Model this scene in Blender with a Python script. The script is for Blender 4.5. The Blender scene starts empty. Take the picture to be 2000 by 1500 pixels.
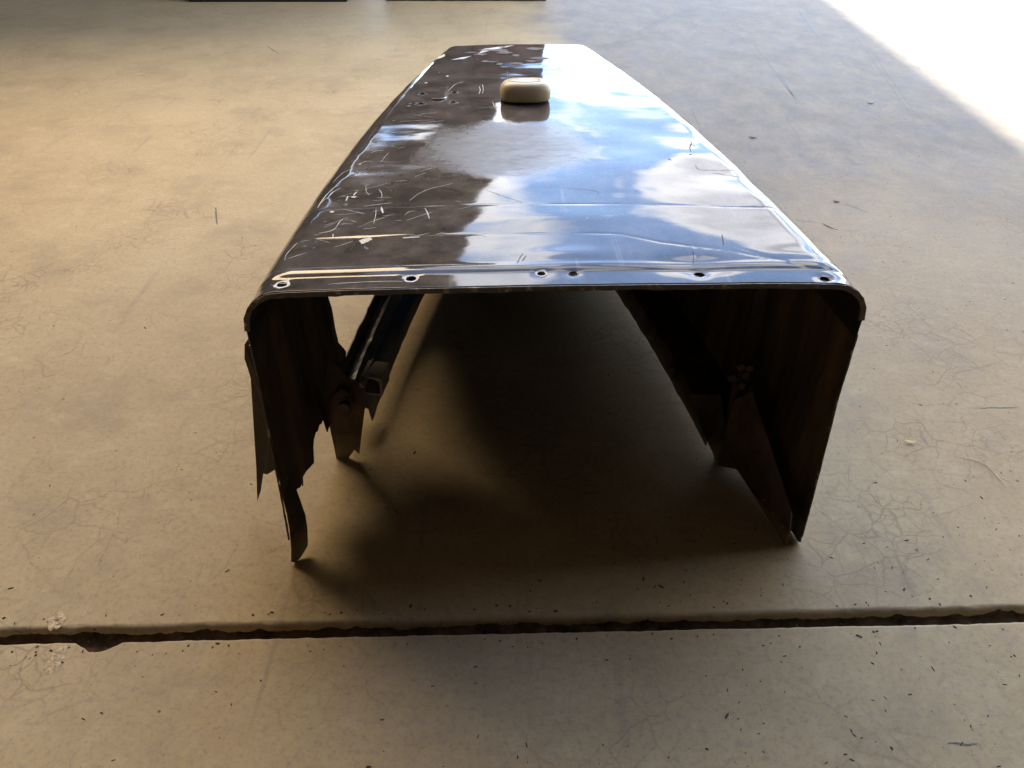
import bpy, bmesh, math, random
import numpy as np
from mathutils import Vector, Matrix, noise as mnoise

R = math.radians
random.seed(7)
scene = bpy.context.scene
H = 0.85                      # camera height above the concrete, metres
PITCH = R(36)

# ------------------------------------------------------------------ camera
cam_d = bpy.data.cameras.new("camera")
cam = bpy.data.objects.new("camera", cam_d)
scene.collection.objects.link(cam)
cam.location = (0, 0, H)
cam.rotation_euler = (R(90) - PITCH, 0, 0)
cam_d.sensor_width = 36
cam_d.lens = 27
cam_d.clip_start = 0.02
cam_d.clip_end = 500
scene.camera = cam

# ------------------------------------------------------------------ light
SUN_AZ, SUN_EL = R(-60), R(50)      # azimuth from +Y towards +X
world = bpy.data.worlds.new("World")
scene.world = world
world.use_nodes = True
wn, wl = world.node_tree.nodes, world.node_tree.links
wn.clear()
w_out = wn.new("ShaderNodeOutputWorld")
w_bg = wn.new("ShaderNodeBackground")
w_bg.inputs["Strength"].default_value = 0.12
wl.new(w_bg.outputs[0], w_out.inputs[0])
sky = wn.new("ShaderNodeTexSky")
sky.sky_type = 'NISHITA'
sky.sun_disc = False
sky.sun_elevation = SUN_EL
sky.sun_rotation = SUN_AZ
sky.altitude = 1200
sky.air_density = 1.0
sky.dust_density = 0.3
sky.ozone_density = 2.0
tc = wn.new("ShaderNodeTexCoord")
sep = wn.new("ShaderNodeSeparateXYZ")
wl.new(tc.outputs["Generated"], sep.inputs[0])


def wmath(op, a, b=None):
    n = wn.new("ShaderNodeMath")
    n.operation = op
    for i, v in enumerate((a, b)):
        if v is None:
            continue
        if isinstance(v, (int, float)):
            n.inputs[i].default_value = v
        else:
            wl.new(v, n.inputs[i])
    return n.outputs[0]


den = wmath('ADD', wmath('MAXIMUM', sep.outputs[2], 0.0), 0.16)
cx = wmath('DIVIDE', sep.outputs[0], den)
cy = wmath('DIVIDE', sep.outputs[1], den)
comb = wn.new("ShaderNodeCombineXYZ")
wl.new(cx, comb.inputs[0])
wl.new(cy, comb.inputs[1])


def wnoise(scale, detail, rough, off, dist=0.0):
    m = wn.new("ShaderNodeMapping")
    m.inputs["Location"].default_value = off
    wl.new(comb.outputs[0], m.inputs[0])
    n = wn.new("ShaderNodeTexNoise")
    n.inputs["Scale"].default_value = scale
    n.inputs["Detail"].default_value = detail
    n.inputs["Roughness"].default_value = rough
    n.inputs["Distortion"].default_value = dist
    wl.new(m.outputs[0], n.inputs["Vector"])
    return n.outputs["Fac"]


def wramp(fac, stops):
    r = wn.new("ShaderNodeValToRGB")
    el = r.color_ramp.elements
    while len(el) < len(stops):
        el.new(0.5)
    for e, (p, c) in zip(el, stops):
        e.position = p
        e.color = (*c, 1)
    wl.new(fac, r.inputs[0])
    return r.outputs[0]


n_cloud = wnoise(1.9, 6, 0.52, (3.1, 1.7, 0), 0.3)
mask = wramp(n_cloud, [(0.475, (0, 0, 0)), (0.555, (1, 1, 1))])
body = wramp(n_cloud, [(0.53, (1, 1, 1)), (0.60, (0.8, 0.81, 0.84)), (0.70, (0.40, 0.42, 0.47))])
cl_gain = wn.new("ShaderNodeMix")
cl_gain.data_type = 'RGBA'
cl_gain.blend_type = 'MULTIPLY'
cl_gain.inputs[0].default_value = 1
wl.new(body, cl_gain.inputs[6])
cl_gain.inputs[7].default_value = (5.8, 5.8, 6.0, 1)
w_mix = wn.new("ShaderNodeMix")
w_mix.data_type = 'RGBA'
wl.new(mask, w_mix.inputs[0])
wl.new(sky.outputs[0], w_mix.inputs[6])
wl.new(cl_gain.outputs[2], w_mix.inputs[7])
wl.new(w_mix.outputs[2], w_bg.inputs["Color"])

sun_d = bpy.data.lights.new("sun", 'SUN')
sun_d.energy = 2.2
sun_d.angle = R(1.3)
sun_d.color = (1.0, 0.93, 0.82)
sun = bpy.data.objects.new("sun", sun_d)
scene.collection.objects.link(sun)
sdir = Vector((math.sin(SUN_AZ) * math.cos(SUN_EL), math.cos(SUN_AZ) * math.cos(SUN_EL), math.sin(SUN_EL)))
sun.rotation_euler = sdir.to_track_quat('Z', 'Y').to_euler()

# added warm fill light without a fixture, beyond the hood to the left
lamp_d = bpy.data.lights.new("warm_fill_light", 'AREA')
lamp_d.shape = 'RECTANGLE'
lamp_d.size = 2.4
lamp_d.size_y = 1.1
lamp_d.energy = 12.5
lamp_d.color = (1.0, 0.77, 0.50)
lamp = bpy.data.objects.new("warm_fill_light", lamp_d)
scene.collection.objects.link(lamp)
lamp.location = (-1.75, 3.0, 2.6)
lamp.rotation_euler = Vector((-0.12, 0.88, 0.46)).to_track_quat('Z', 'Y').to_euler()

vs = scene.view_settings
vs.view_transform = 'Standard'
vs.look = 'None'
vs.gamma = 1
vs.exposure = 3.33
vs.use_curve_mapping = False
scene.render.engine = 'CYCLES'
scene.cycles.max_bounces = 6
scene.cycles.diffuse_bounces = 4
scene.cycles.glossy_bounces = 3
scene.cycles.use_denoising = True
scene.cycles.sample_clamp_indirect = 6

# ------------------------------------------------------------------ helpers
SP, CP = math.sin(PITCH), math.cos(PITCH)
F = 1500.0


def ray(px, py):
    u, v = (px - 1000) / F, (py - 750) / F
    return Vector((u, CP - v * SP, -(SP + v * CP)))


def at_z(px, py, z):          # world point at height z
    d = ray(px, py)
    t = (z - H) / d.z
    return Vector((0, 0, H)) + d * t


def at_y(px, py, y):          # world point at forward distance y
    d = ray(px, py)
    return Vector((0, 0, H)) + d * (y / d.y)


def link(o, parent=None):
    scene.collection.objects.link(o)
    if parent:
        o.parent = parent
    return o


def mesh_obj(name, verts, faces, mat, parent=None, smooth=False):
    me = bpy.data.meshes.new(name)
    me.from_pydata([tuple(v) for v in verts], [], faces)
    me.update()
    if smooth:
        me.polygons.foreach_set("use_smooth", [True] * len(me.polygons))
    o = bpy.data.objects.new(name, me)
    me.materials.append(mat)
    return link(o, parent)


def bm_obj(name, bm, mat, parent=None, smooth=False):
    me = bpy.data.meshes.new(name)
    bmesh.ops.recalc_face_normals(bm, faces=bm.faces)
    bm.to_mesh(me)
    bm.free()
    if smooth:
        me.polygons.foreach_set("use_smooth", [True] * len(me.polygons))
    o = bpy.data.objects.new(name, me)
    me.materials.append(mat)
    return link(o, parent)


def tag(o, label=None, cat=None, group=None, kind=None):
    if label: o["label"] = label
    if cat: o["category"] = cat
    if group: o["group"] = group
    if kind: o["kind"] = kind
    return o


def solid(o, t, offset=0.0):
    m = o.modifiers.new("thickness", 'SOLIDIFY')
    m.thickness = t
    m.offset = offset
    return o


def box_bm(bm, c, s, rot=None):
    M = Matrix.Translation(c) @ (rot.to_4x4() if rot else Matrix.Identity(4)) @ Matrix.Diagonal((*s, 1))
    return bmesh.ops.create_cube(bm, size=1, matrix=M)


def tube(pts, r, n=8, cap=True):
    """verts, faces of a tube through pts"""
    V, Fc = [], []
    pts = [Vector(p) for p in pts]
    for i, p in enumerate(pts):
        t = (pts[min(i + 1, len(pts) - 1)] - pts[max(i - 1, 0)]).normalized()
        a = t.orthogonal().normalized() if i == 0 else (a - t * a.dot(t)).normalized()
        b = t.cross(a)
        rr = r[i] if isinstance(r, (list, tuple)) else r
        for k in range(n):
            th = 2 * math.pi * k / n
            V.append(p + (a * math.cos(th) + b * math.sin(th)) * rr)
    for i in range(len(pts) - 1):
        for k in range(n):
            Fc.append((i * n + k, i * n + (k + 1) % n, (i + 1) * n + (k + 1) % n, (i + 1) * n + k))
    if cap:
        Fc.append(tuple(range(n))[::-1])
        Fc.append(tuple((len(pts) - 1) * n + k for k in range(n)))
    return V, Fc


# ------------------------------------------------------------------ materials
class NT:
    def __init__(self, name):
        self.m = bpy.data.materials.new(name)
        self.m.use_nodes = True
        self.t = self.m.node_tree
        self.b = self.t.nodes["Principled BSDF"]
        self.tc = self.t.nodes.new("ShaderNodeTexCoord")

    def new(self, k): return self.t.nodes.new(k)
    def ln(self, a, b): self.t.links.new(a, b)

    def mapping(self, scale=(1, 1, 1), rot=(0, 0, 0), loc=(0, 0, 0), src=None):
        m = self.new("ShaderNodeMapping")
        m.inputs["Scale"].default_value = scale
        m.inputs["Rotation"].default_value = rot
        m.inputs["Location"].default_value = loc
        self.ln(src or self.tc.outputs["Object"], m.inputs[0])
        return m.outputs[0]

    def noise(self, scale, detail=4, rough=0.55, vec=None, dist=0.0):
        n = self.new("ShaderNodeTexNoise")
        n.inputs["Scale"].default_value = scale
        n.inputs["Detail"].default_value = detail
        n.inputs["Roughness"].default_value = rough
        n.inputs["Distortion"].default_value = dist
        self.ln(vec or self.tc.outputs["Object"], n.inputs["Vector"])
        return n.outputs["Fac"]

    def voro(self, scale, feature='F1', vec=None, out="Distance", rnd=1.0):
        n = self.new("ShaderNodeTexVoronoi")
        n.feature = feature
        n.inputs["Scale"].default_value = scale
        n.inputs["Randomness"].default_value = rnd
        self.ln(vec or self.tc.outputs["Object"], n.inputs["Vector"])
        return n.outputs[out]

    def ramp(self, fac, stops, interp='LINEAR'):
        r = self.new("ShaderNodeValToRGB")
        r.color_ramp.interpolation = interp
        el = r.color_ramp.elements
        while len(el) < len(stops):
            el.new(0.5)
        for e, (p, c) in zip(el, stops):
            e.position = p
            e.color = (c, c, c, 1) if isinstance(c, (int, float)) else (*c, 1)
        self.ln(fac, r.inputs[0])
        return r.outputs[0]

    def math(self, op, a, b=None, clamp=False):
        n = self.new("ShaderNodeMath")
        n.operation = op
        n.use_clamp = clamp
        for i, v in enumerate((a, b)):
            if v is None: continue
            if isinstance(v, (int, float)): n.inputs[i].default_value = v
            else: self.ln(v, n.inputs[i])
        return n.outputs[0]

    def mix(self, fac, a, b, mode='MIX'):
        n = self.new("ShaderNodeMix")
        n.data_type = 'RGBA'
        n.blend_type = mode
        for i, v in ((0, fac), (6, a), (7, b)):
            if isinstance(v, (int, float)) and i == 0: n.inputs[0].default_value = v
            elif isinstance(v, (int, float)): n.inputs[i].default_value = (v, v, v, 1)
            elif isinstance(v, tuple): n.inputs[i].default_value = (*v, 1)
            else: self.ln(v, n.inputs[i])
        return n.outputs[2]

    def bump(self, height, strength=0.2, dist=0.002, normal=None):
        n = self.new("ShaderNodeBump")
        n.inputs["Strength"].default_value = strength
        n.inputs["Distance"].default_value = dist
        self.ln(height, n.inputs["Height"])
        if normal: self.ln(normal, n.inputs["Normal"])
        self.ln(n.outputs[0], self.b.inputs["Normal"])
        return n.outputs[0]

    def set(self, **k):
        names = dict(color="Base Color", rough="Roughness", metal="Metallic", spec="Specular IOR Level", ior="IOR",
                     coat="Coat Weight", coatr="Coat Roughness", coation="Coat IOR", sss="Subsurface Weight")
        for a, v in k.items():
            i = self.b.inputs[names[a]]
            if isinstance(v, tuple): i.default_value = (*v, 1)
            elif isinstance(v, (int, float)): i.default_value = v
            else: self.ln(v, i)
        return self.m


def mat_concrete():
    t = NT("polished_concrete")
    big = t.noise(1.3, 9, 0.66)
    mid = t.noise(5, 8, 0.68, dist=0.3)
    fine = t.noise(110, 6, 0.75)
    c = t.mix(t.ramp(big, [(0.3, 0), (0.7, 1)]), (0.31, 0.236, 0.132), (0.42, 0.328, 0.190))
    c = t.mix(t.ramp(mid, [(0.4, 0.0), (0.7, 0.45)]), c, (0.45, 0.365, 0.225))
    c = t.mix(t.ramp(mid, [(0.28, 0.5), (0.47, 0.0)]), c, (0.23, 0.19, 0.145))
    c = t.mix(t.ramp(fine, [(0.38, 0.55), (0.5, 0.0)]), c, (0.24, 0.20, 0.16))
    spk = t.noise(210, 3, 0.7)
    c = t.mix(t.ramp(spk, [(0.34, 0.3), (0.45, 0.0)]), c, (0.17, 0.14, 0.105))
    # light trowel blotches
    bl = t.noise(20, 9, 0.78, vec=t.mapping((1, 1.5, 1), (0, 0, 0.5)))
    c = t.mix(t.ramp(bl, [(0.5, 0), (0.75, 0.42)]), c, (0.52, 0.435, 0.28))
    # far-right floor: dirt grey, its colour darkened to offset strong sky light
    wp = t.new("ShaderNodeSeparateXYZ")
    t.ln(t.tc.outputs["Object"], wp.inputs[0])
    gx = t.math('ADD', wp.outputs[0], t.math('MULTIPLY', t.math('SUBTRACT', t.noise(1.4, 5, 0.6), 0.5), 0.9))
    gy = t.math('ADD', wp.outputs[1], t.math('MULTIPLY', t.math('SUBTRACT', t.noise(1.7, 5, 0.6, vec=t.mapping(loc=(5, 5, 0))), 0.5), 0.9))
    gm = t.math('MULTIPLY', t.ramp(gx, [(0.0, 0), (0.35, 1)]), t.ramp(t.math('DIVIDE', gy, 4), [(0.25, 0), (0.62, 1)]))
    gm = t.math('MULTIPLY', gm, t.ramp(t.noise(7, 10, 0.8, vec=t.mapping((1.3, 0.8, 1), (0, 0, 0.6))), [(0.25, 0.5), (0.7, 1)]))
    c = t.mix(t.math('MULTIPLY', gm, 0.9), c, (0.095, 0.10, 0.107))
    # crazing
    wob = t.new("ShaderNodeTexNoise")
    wob.inputs["Scale"].default_value = 14
    wob.inputs["Detail"].default_value = 4
    t.ln(t.tc.outputs["Object"], wob.inputs["Vector"])
    va = t.new("ShaderNodeVectorMath")
    va.operation = 'MULTIPLY_ADD'
    t.ln(wob.outputs["Color"], va.inputs[0])
    va.inputs[1].default_value = (0.05, 0.05, 0.0)
    t.ln(t.tc.outputs["Object"], va.inputs[2])
    flat = t.mapping((1, 1, 0), src=va.outputs[0])
    e1 = t.voro(17, 'DISTANCE_TO_EDGE', flat)
    e2 = t.voro(36, 'DISTANCE_TO_EDGE', flat)
    gate = t.noise(3.2, 4, 0.6, vec=t.mapping(loc=(4, 2, 0)))
    k1 = t.math('MULTIPLY', t.ramp(e1, [(0.0, 1), (0.03, 0)]), t.ramp(gate, [(0.46, 0), (0.62, 0.45)]))
    k2 = t.math('MULTIPLY', t.ramp(e2, [(0.0, 1), (0.055, 0)]), t.ramp(gate, [(0.53, 0), (0.66, 0.4)]))
    crack = t.math('MAXIMUM', k1, k2)
    c = t.mix(crack, c, (0.13, 0.095, 0.06))
    # scuffs along two directions
    for rz, off in ((0.95, 3.0), (-0.55, 9.0), (0.15, 5.0)):
        s = t.noise(26, 3, 0.5, vec=t.mapping((1, 0.035, 1), (0, 0, rz), (off, off, 0)))
        g = t.noise(2.2, 2, 0.5, vec=t.mapping(loc=(off, 0, 0)))
        k = t.math('MULTIPLY', t.ramp(s, [(0.66, 0), (0.71, 0.28)]), t.ramp(g, [(0.45, 0), (0.62, 1)]))
        c = t.mix(k, c, (0.17, 0.15, 0.13))
    # pits and stuck dirt
    pv = t.mapping((1, 1, 0))
    pd = t.voro(22, 'F1', pv)
    pc = t.new("ShaderNodeSeparateColor")
    t.ln(t.voro(22, 'F1', pv, "Color"), pc.inputs[0])
    pit = t.math('MULTIPLY', t.ramp(t.math('ADD', pd, t.math('MULTIPLY', t.noise(150, 2), 0.12)), [(0.09, 1), (0.125, 0)]),
                 t.ramp(pc.outputs[0], [(0.72, 0), (0.76, 0.85)]))
    c = t.mix(pit, c, (0.085, 0.07, 0.055))
    rough = t.ramp(mid, [(0.3, 0.55), (0.7, 0.72)])
    t.bump(t.noise(140, 5, 0.7), 0.22, 0.0008)
    return t.set(color=c, rough=rough, spec=0.10)


def mat_black_paint():
    """black gloss, dusty, with a sanded dull disc (object space = hood space)"""
    t = NT("black_gloss_paint")
    xyz = t.new("ShaderNodeSeparateXYZ")
    t.ln(t.tc.outputs["Object"], xyz.inputs[0])
    # sanded disc
    dx = t.math('DIVIDE', t.math('SUBTRACT', xyz.outputs[0], PATCH[0]), 0.150)
    dy = t.math('DIVIDE', t.math('SUBTRACT', xyz.outputs[1], PATCH[1]), 0.142)
    d = t.math('SQRT', t.math('ADD', t.math('POWER', dx, 2), t.math('POWER', dy, 2)))
    d = t.math('ADD', d, t.math('MULTIPLY', t.math('SUBTRACT', t.noise(17, 6, 0.65), 0.5), 0.55))
    d = t.math('ADD', d, t.math('MULTIPLY', t.math('SUBTRACT', t.noise(120, 4, 0.7), 0.5), 0.14))
    patch = t.ramp(d, [(0.45, 1), (0.8, 0.7), (1.12, 0)])
    patch = t.math('MULTIPLY', patch, t.ramp(t.noise(26, 6, 0.7, vec=t.mapping((1, 2.4, 1), (0, 0, -0.3)), dist=1.0), [(0.3, 0.55), (0.6, 1)]))
    swirl = t.noise(30, 5, 0.6, vec=t.mapping((1, 3.0, 1), (0, 0, 0.15)), dist=1.5)
    dust = t.noise(22, 8, 0.7)
    dust2 = t.noise(4, 3, 0.6)
    dk = t.math('MULTIPLY', t.ramp(dust, [(0.35, 0.15), (0.75, 1)]), t.ramp(dust2, [(0.3, 0.35), (0.7, 1.0)]))
    base = t.mix(dk, (0.026, 0.022, 0.019), (0.165, 0.137, 0.112))
    pcol = t.mix(t.ramp(swirl, [(0.3, 0), (0.7, 1)]), (0.085, 0.083, 0.076), (0.26, 0.242, 0.208))
    base = t.mix(t.math('MULTIPLY', patch, 0.9), base, pcol)
    # hairline wear
    hs = None
    for rz, off in ((0.5, 1.0), (-0.9, 4.0), (1.35, 7.0)):
        s = t.ramp(t.noise(60, 2, 0.5, vec=t.mapping((1, 0.03, 1), (0, 0, rz), (off, 0, 0))), [(0.70, 0), (0.75, 1)])
        hs = s if hs is None else t.math('MAXIMUM', hs, s)
    hs = t.math('MULTIPLY', hs, t.ramp(t.noise(7, 2), [(0.45, 0), (0.65, 0.6)]))
    base = t.mix(hs, base, (0.22, 0.21, 0.2))
    # specks of chipped primer
    sp = t.math('MULTIPLY', t.ramp(t.voro(70), [(0.10, 1), (0.14, 0)]), t.ramp(t.noise(9, 3), [(0.60, 0), (0.66, 1)]))
    base = t.mix(t.math('MULTIPLY', sp, 0.6), base, (0.34, 0.33, 0.31))
    rough = t.math('ADD', t.math('MULTIPLY', dk, 0.07), 0.03)
    rough = t.math('ADD', rough, t.math('MULTIPLY', patch, 0.42))
    h = t.math('ADD', t.math('MULTIPLY', t.noise(240, 3), 0.03), t.math('MULTIPLY', t.noise(38, 3, vec=t.mapping((0.5, 1, 1))), 0.28))
    t.bump(h, 0.15, 0.0012)
    return t.set(color=base, rough=rough, spec=0.36, ior=1.5)


def mat_worn_edge():
    t = NT("worn_black_edge")
    n = t.noise(45, 6, 0.7, vec=t.mapping((1, 1, 1)))
    c = t.ramp(n, [(0.45, (0.02, 0.017, 0.014)), (0.56, (0.075, 0.045, 0.025)), (0.66, (0.36, 0.32, 0.25))])
    t.bump(n, 0.6, 0.001)
    return t.set(color=c, rough=t.ramp(n, [(0.4, 0.3), (0.6, 0.7)]))


def mat_inner():
    t = NT("rusty_dark_inner_steel")
    xyz = t.new("ShaderNodeSeparateXYZ")
    t.ln(t.tc.outputs["Object"], xyz.inputs[0])
    n = t.noise(9, 6, 0.65, vec=t.mapping((1, 2.2, 0.35)))
    f = t.noise(60, 5, 0.7)
    c = t.ramp(n, [(0.35, (0.016, 0.012, 0.010)), (0.52, (0.060, 0.038, 0.022)), (0.70, (0.14, 0.082, 0.040))])
    c = t.mix(t.ramp(f, [(0.5, 0), (0.75, 0.5)]), c, (0.015, 0.012, 0.010))
    # pale dust and old primer near the torn lower ends
    low = t.math('ADD', xyz.outputs[2], t.math('MULTIPLY', t.math('SUBTRACT', t.noise(30, 4), 0.5), 0.05))
    c = t.mix(t.ramp(low, [(0.012, 0.75), (0.05, 0.0)]), c, (0.26, 0.215, 0.12))
    t.bump(f, 0.5, 0.001)
    return t.set(color=c, rough=0.62, spec=0.3)


def mat_simple(name, col, rough=0.6, metal=0.0, var=0.3, scale=20, spec=0.5, bump=0.2):
    t = NT(name)
    n = t.noise(scale, 5, 0.6)
    dark = tuple(v * (1 - var) for v in col)
    lite = tuple(min(1, v * (1 + var)) for v in col)
    c = t.ramp(n, [(0.3, dark), (0.7, lite)])
    t.bump(n, bump, 0.001)
    return t.set(color=c, rough=rough, metal=metal, spec=spec)


# ------------------------------------------------------------------ hood frame (a bonnet standing on its torn lower corners)
HX, HY, HYAW = 0.0635 * H, 0.912 * H, R(1.9)
hood_M = Matrix.Translation((HX, HY, 0)) @ Matrix.Rotation(HYAW, 4, 'Z')
hood_I = hood_M.inverted()
ZT = 0.5 * H
LEN = 1.385 * H


def loc_top(px, py):          # photo point on the hood's top -> hood space
    p = hood_I @ at_z(px, py, ZT)
    return p.x, p.y


PATCH = loc_top(990, 292)

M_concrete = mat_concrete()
M_paint = mat_black_paint()
M_edge = mat_worn_edge()
M_inner = mat_inner()
M_gloss = mat_simple("oily_black_steel", (0.028, 0.027, 0.027), 0.28, 0, 0.5, 30, 0.5, 0.5)
M_chip = mat_simple("bare_primer_chip", (0.52, 0.47, 0.38), 0.7, 0, 0.2, 60)
M_scr = mat_simple("pale_scratch", (0.50, 0.49, 0.47), 0.55, 0, 0.25, 80)
M_peel = mat_simple("grey_peeled_undercoat", (0.10, 0.096, 0.092), 0.85, 0, 0.35, 60)
M_crk = mat_simple("dark_paint_crack", (0.03, 0.022, 0.018), 0.8, 0, 0.4, 80)
M_cap = None
M_dirt = mat_simple("packed_joint_dirt", (0.055, 0.036, 0.02), 0.95, 0, 0.7, 45, 0.1, 1.0)
M_rough_c = mat_simple("broken_concrete", (0.42, 0.33, 0.21), 0.9, 0, 0.45, 120, 0.2, 1.0)
M_galv = mat_simple("dull_grey_steel", (0.20, 0.18, 0.155), 0.6, 0.0, 0.3, 40)
M_rubber = mat_simple("black_gasket_rubber", (0.012, 0.012, 0.012), 0.7, 0, 0.3, 30)
M_leaf = mat_simple("dry_brown_leaf", (0.12, 0.062, 0.038), 0.7, 0, 0.4, 80)
M_yleaf = mat_simple("dry_yellow_leaf", (0.75, 0.62, 0.25), 0.6, 0, 0.2, 80)
M_straw = mat_simple("pale_straw", (0.55, 0.50, 0.38), 0.6, 0, 0.3, 60)
M_speck = mat_simple("dark_floor_debris", (0.055, 0.035, 0.022), 0.8, 0, 0.5, 90)
M_roof = mat_simple("weathered_roof_boards", (0.15, 0.115, 0.085), 0.8, 0, 0.3, 3)
M_wall = mat_simple("brown_timber_wall", (0.03, 0.022, 0.015), 0.9, 0, 0.15, 2)
M_post = mat_simple("dark_timber_post", (0.10, 0.075, 0.055), 0.8, 0, 0.3, 6)
M_cab = mat_simple("dark_blue_grey_steel", (0.035, 0.042, 0.050), 0.4, 0.2, 0.6, 5)
M_cabr = mat_simple("faded_red_steel", (0.07, 0.035, 0.028), 0.5, 0.1, 0.5, 5)

# ------------------------------------------------------------------ floor: two slabs and the joint between them
jn0, jn1 = at_z(0, 1257, 0), at_z(2000, 1214, 0)       # near lip
jdir = (jn1 - jn0).normalized()
jnor = Vector((-jdir.y, jdir.x, 0))
JW0 = (at_z(0, 1229, 0) - jn0).dot(jnor)
JW1 = (at_z(2000, 1184, 0) - jn1).dot(jnor)
JL = (jn1 - jn0).length


def jn(u, seed, sc):
    return mnoise.fractal(Vector((u * sc, seed, 0)), 0.9, 2.1, 5)


us = list(np.concatenate([[-60, -20, -6, -2.5], np.arange(-0.8, JL + 0.8, 0.004), [JL + 2.5, JL + 6, JL + 20, JL + 60]]))
chip_u = (at_z(190, 1262, 0) - jn0).dot(jdir)


def slab(name, near):
    V, Fc = [], []
    if near:
        prof = [(0.004, -0.035), (0.0015, -0.012), (0.0, -0.0035), (-0.0012, -0.001), (-0.003, 0.0), (-0.005, 0.0), (-0.014, 0.0), (-0.08, 0.0), (-0.4, 0), (-1.5, 0), (-6, 0), (-60, 0)]
    else:
        prof = [(-0.003, -0.05), (-0.0025, -0.02), (-0.0015, -0.010), (-0.0005, -0.0055), (0.0015, -0.0025), (0.0035, -0.0008), (0.006, 0.0), (0.0075, 0.0), (0.012, 0.0), (0.1, 0.0), (0.5, 0), (2, 0), (8, 0), (80, 0)]
    for u in us:
        base = jn0 + jdir * u
        w = JW0 + (JW1 - JW0) * u / JL
        uu = min(max(u, -1), JL + 1)
        for k, (d, z) in enumerate(prof):
            edge = 1.0 if abs(d) < 0.02 else 0.0
            if near:
                rag = 0.0012 * jn(uu, 3.3, 9) + 0.0010 * jn(uu, 8.3, 60)
                q = (uu - chip_u) / 0.030
                rag -= 0.0135 * max(0, 1 - abs(q) ** 1.6) * (1 + 0.25 * jn(uu, 1, 90))
                dd = d + rag * edge
                zz = z
                if abs(q) < 1 and -0.002 <= d <= 0.0:
                    zz = z - 0.004 * (1 - abs(q))
            else:
                rag = 0.0014 * jn(uu, 5.1, 7) + 0.0012 * jn(uu, 2.7, 50)
                dd = w - 0.002 + d + rag * edge
                zz = z + (0.0012 * jn(uu, 9.9 + k, 40) if -0.02 < z < 0 else 0)
            p = base + jnor * dd
            V.append((p.x, p.y, zz))
    n = len(prof)
    for i in range(len(us) - 1):
        for k in range(n - 1):
            a = i * n + k
            Fc.append((a, a + 1, a + n + 1, a + n))
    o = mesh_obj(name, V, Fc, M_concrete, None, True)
    bm = bmesh.new(); bm.from_mesh(o.data)
    bmesh.ops.recalc_face_normals(bm, faces=bm.faces)
    up = sum(f.normal.z * f.calc_area() for f in bm.faces)
    if up < 0:
        bmesh.ops.reverse_faces(bm, faces=bm.faces)
    bm.to_mesh(o.data); bm.free()
    return tag(o, kind="structure")


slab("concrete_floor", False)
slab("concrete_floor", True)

# packed dirt in the joint
V, Fc = [], []
uj = np.arange(-0.8, JL + 0.8, 0.005)
nd = 8
for u in uj:
    w = JW0 + (JW1 - JW0) * u / JL
    for k in range(nd):
        d = -0.018 + (w + 0.018 - 0.0005) * k / (nd - 1)
        p = jn0 + jdir * u + jnor * d
        z = -0.024 + 0.004 * mnoise.fractal(Vector((u * 30, d * 120, 2)), 0.8, 2, 4) + 0.018 * (k / (nd - 1)) ** 4
        V.append((p.x, p.y, z))
for i in range(len(uj) - 1):
    for k in range(nd - 1):
        a = i * nd + k
        Fc.append((a, a + nd, a + nd + 1, a + 1))
tag(mesh_obj("joint_dirt", V, Fc, M_dirt, None, True), kind="structure")

# ------------------------------------------------------------------ shed: roof wing seen in the paint; unseen back roof and walls added to block light
RZ = 3.2
EDGE_K = 0.0846


def wing_edge(y):
    return -0.475 + EDGE_K * (y - 6.44)


shed = bpy.data.objects.new("open_shed", None)
link(shed)
tag(shed, "open timber shed roof reflected brown in the left half of the hood", "shed")
YB = 1.5


def slab_poly(name, pts, z, t, mat, parent):
    bm = bmesh.new()
    b = [bm.verts.new((x, y, z)) for x, y in pts]
    u = [bm.verts.new((x, y, z + t)) for x, y in pts]
    bm.faces.new(b[::-1]); bm.faces.new(u)
    n = len(pts)
    for i in range(n):
        bm.faces.new((b[i], b[(i + 1) % n], u[(i + 1) % n], u[i]))
    return bm_obj(name, bm, mat, parent)


ya, yb = YB, 9.6
nb = 16
for i in range(nb):          # roof boards of the wing, run front to back
    x0 = -4 + i * (4 + wing_edge(yb)) / nb
    x1 = -4 + (i + 1) * (4 + wing_edge(yb)) / nb
    k0, k1 = i / nb, (i + 1) / nb
    xa0 = -4 + k0 * (4 + wing_edge(ya)); xa1 = -4 + k1 * (4 + wing_edge(ya))
    slab_poly("roof_board", [(xa0 + 0.004, ya), (xa1 - 0.004, ya), (x1 - 0.004, yb), (x0 + 0.004, yb)], RZ + 0.004 * (i % 2), 0.03, M_roof, shed)
for i in range(9):           # roof boards over the back part, run left to right
    y0 = -1.6 + i * (YB + 1.6) / 9
    slab_poly("roof_board", [(-4, y0 + 0.004), (3.1, y0 + 0.004), (3.1, y0 + (YB + 1.6) / 9 - 0.004), (-4, y0 + (YB + 1.6) / 9 - 0.004)], RZ + 0.004 * (i % 2), 0.03, M_roof, shed)
slab_poly("roof_cover", [(-4.2, -1.6), (3.1, -1.6), (3.1, YB), (-4.2, YB)], RZ + 0.045, 0.02, M_roof, shed)
slab_poly("roof_cover", [(-4.2, ya + 0.002), (wing_edge(ya), ya + 0.002), (wing_edge(yb), yb), (-4.2, yb)], RZ + 0.045, 0.02, M_roof, shed)
for y in (1.55, 4.4, 6.8):
    slab_poly("rafter", [(-4, y), (wing_edge(y) - 0.02, y), (wing_edge(y) - 0.02, y + 0.07), (-4, y + 0.07)], RZ - 0.14, 0.139, M_post, shed)
for x, y in ((-3.2, 9.4), (3.0, 1.05)):
    slab_poly("post", [(x - 0.06, y - 0.06), (x + 0.06, y - 0.06), (x + 0.06, y + 0.06), (x - 0.06, y + 0.06)], 0, RZ - 0.141, M_post, shed)
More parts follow.
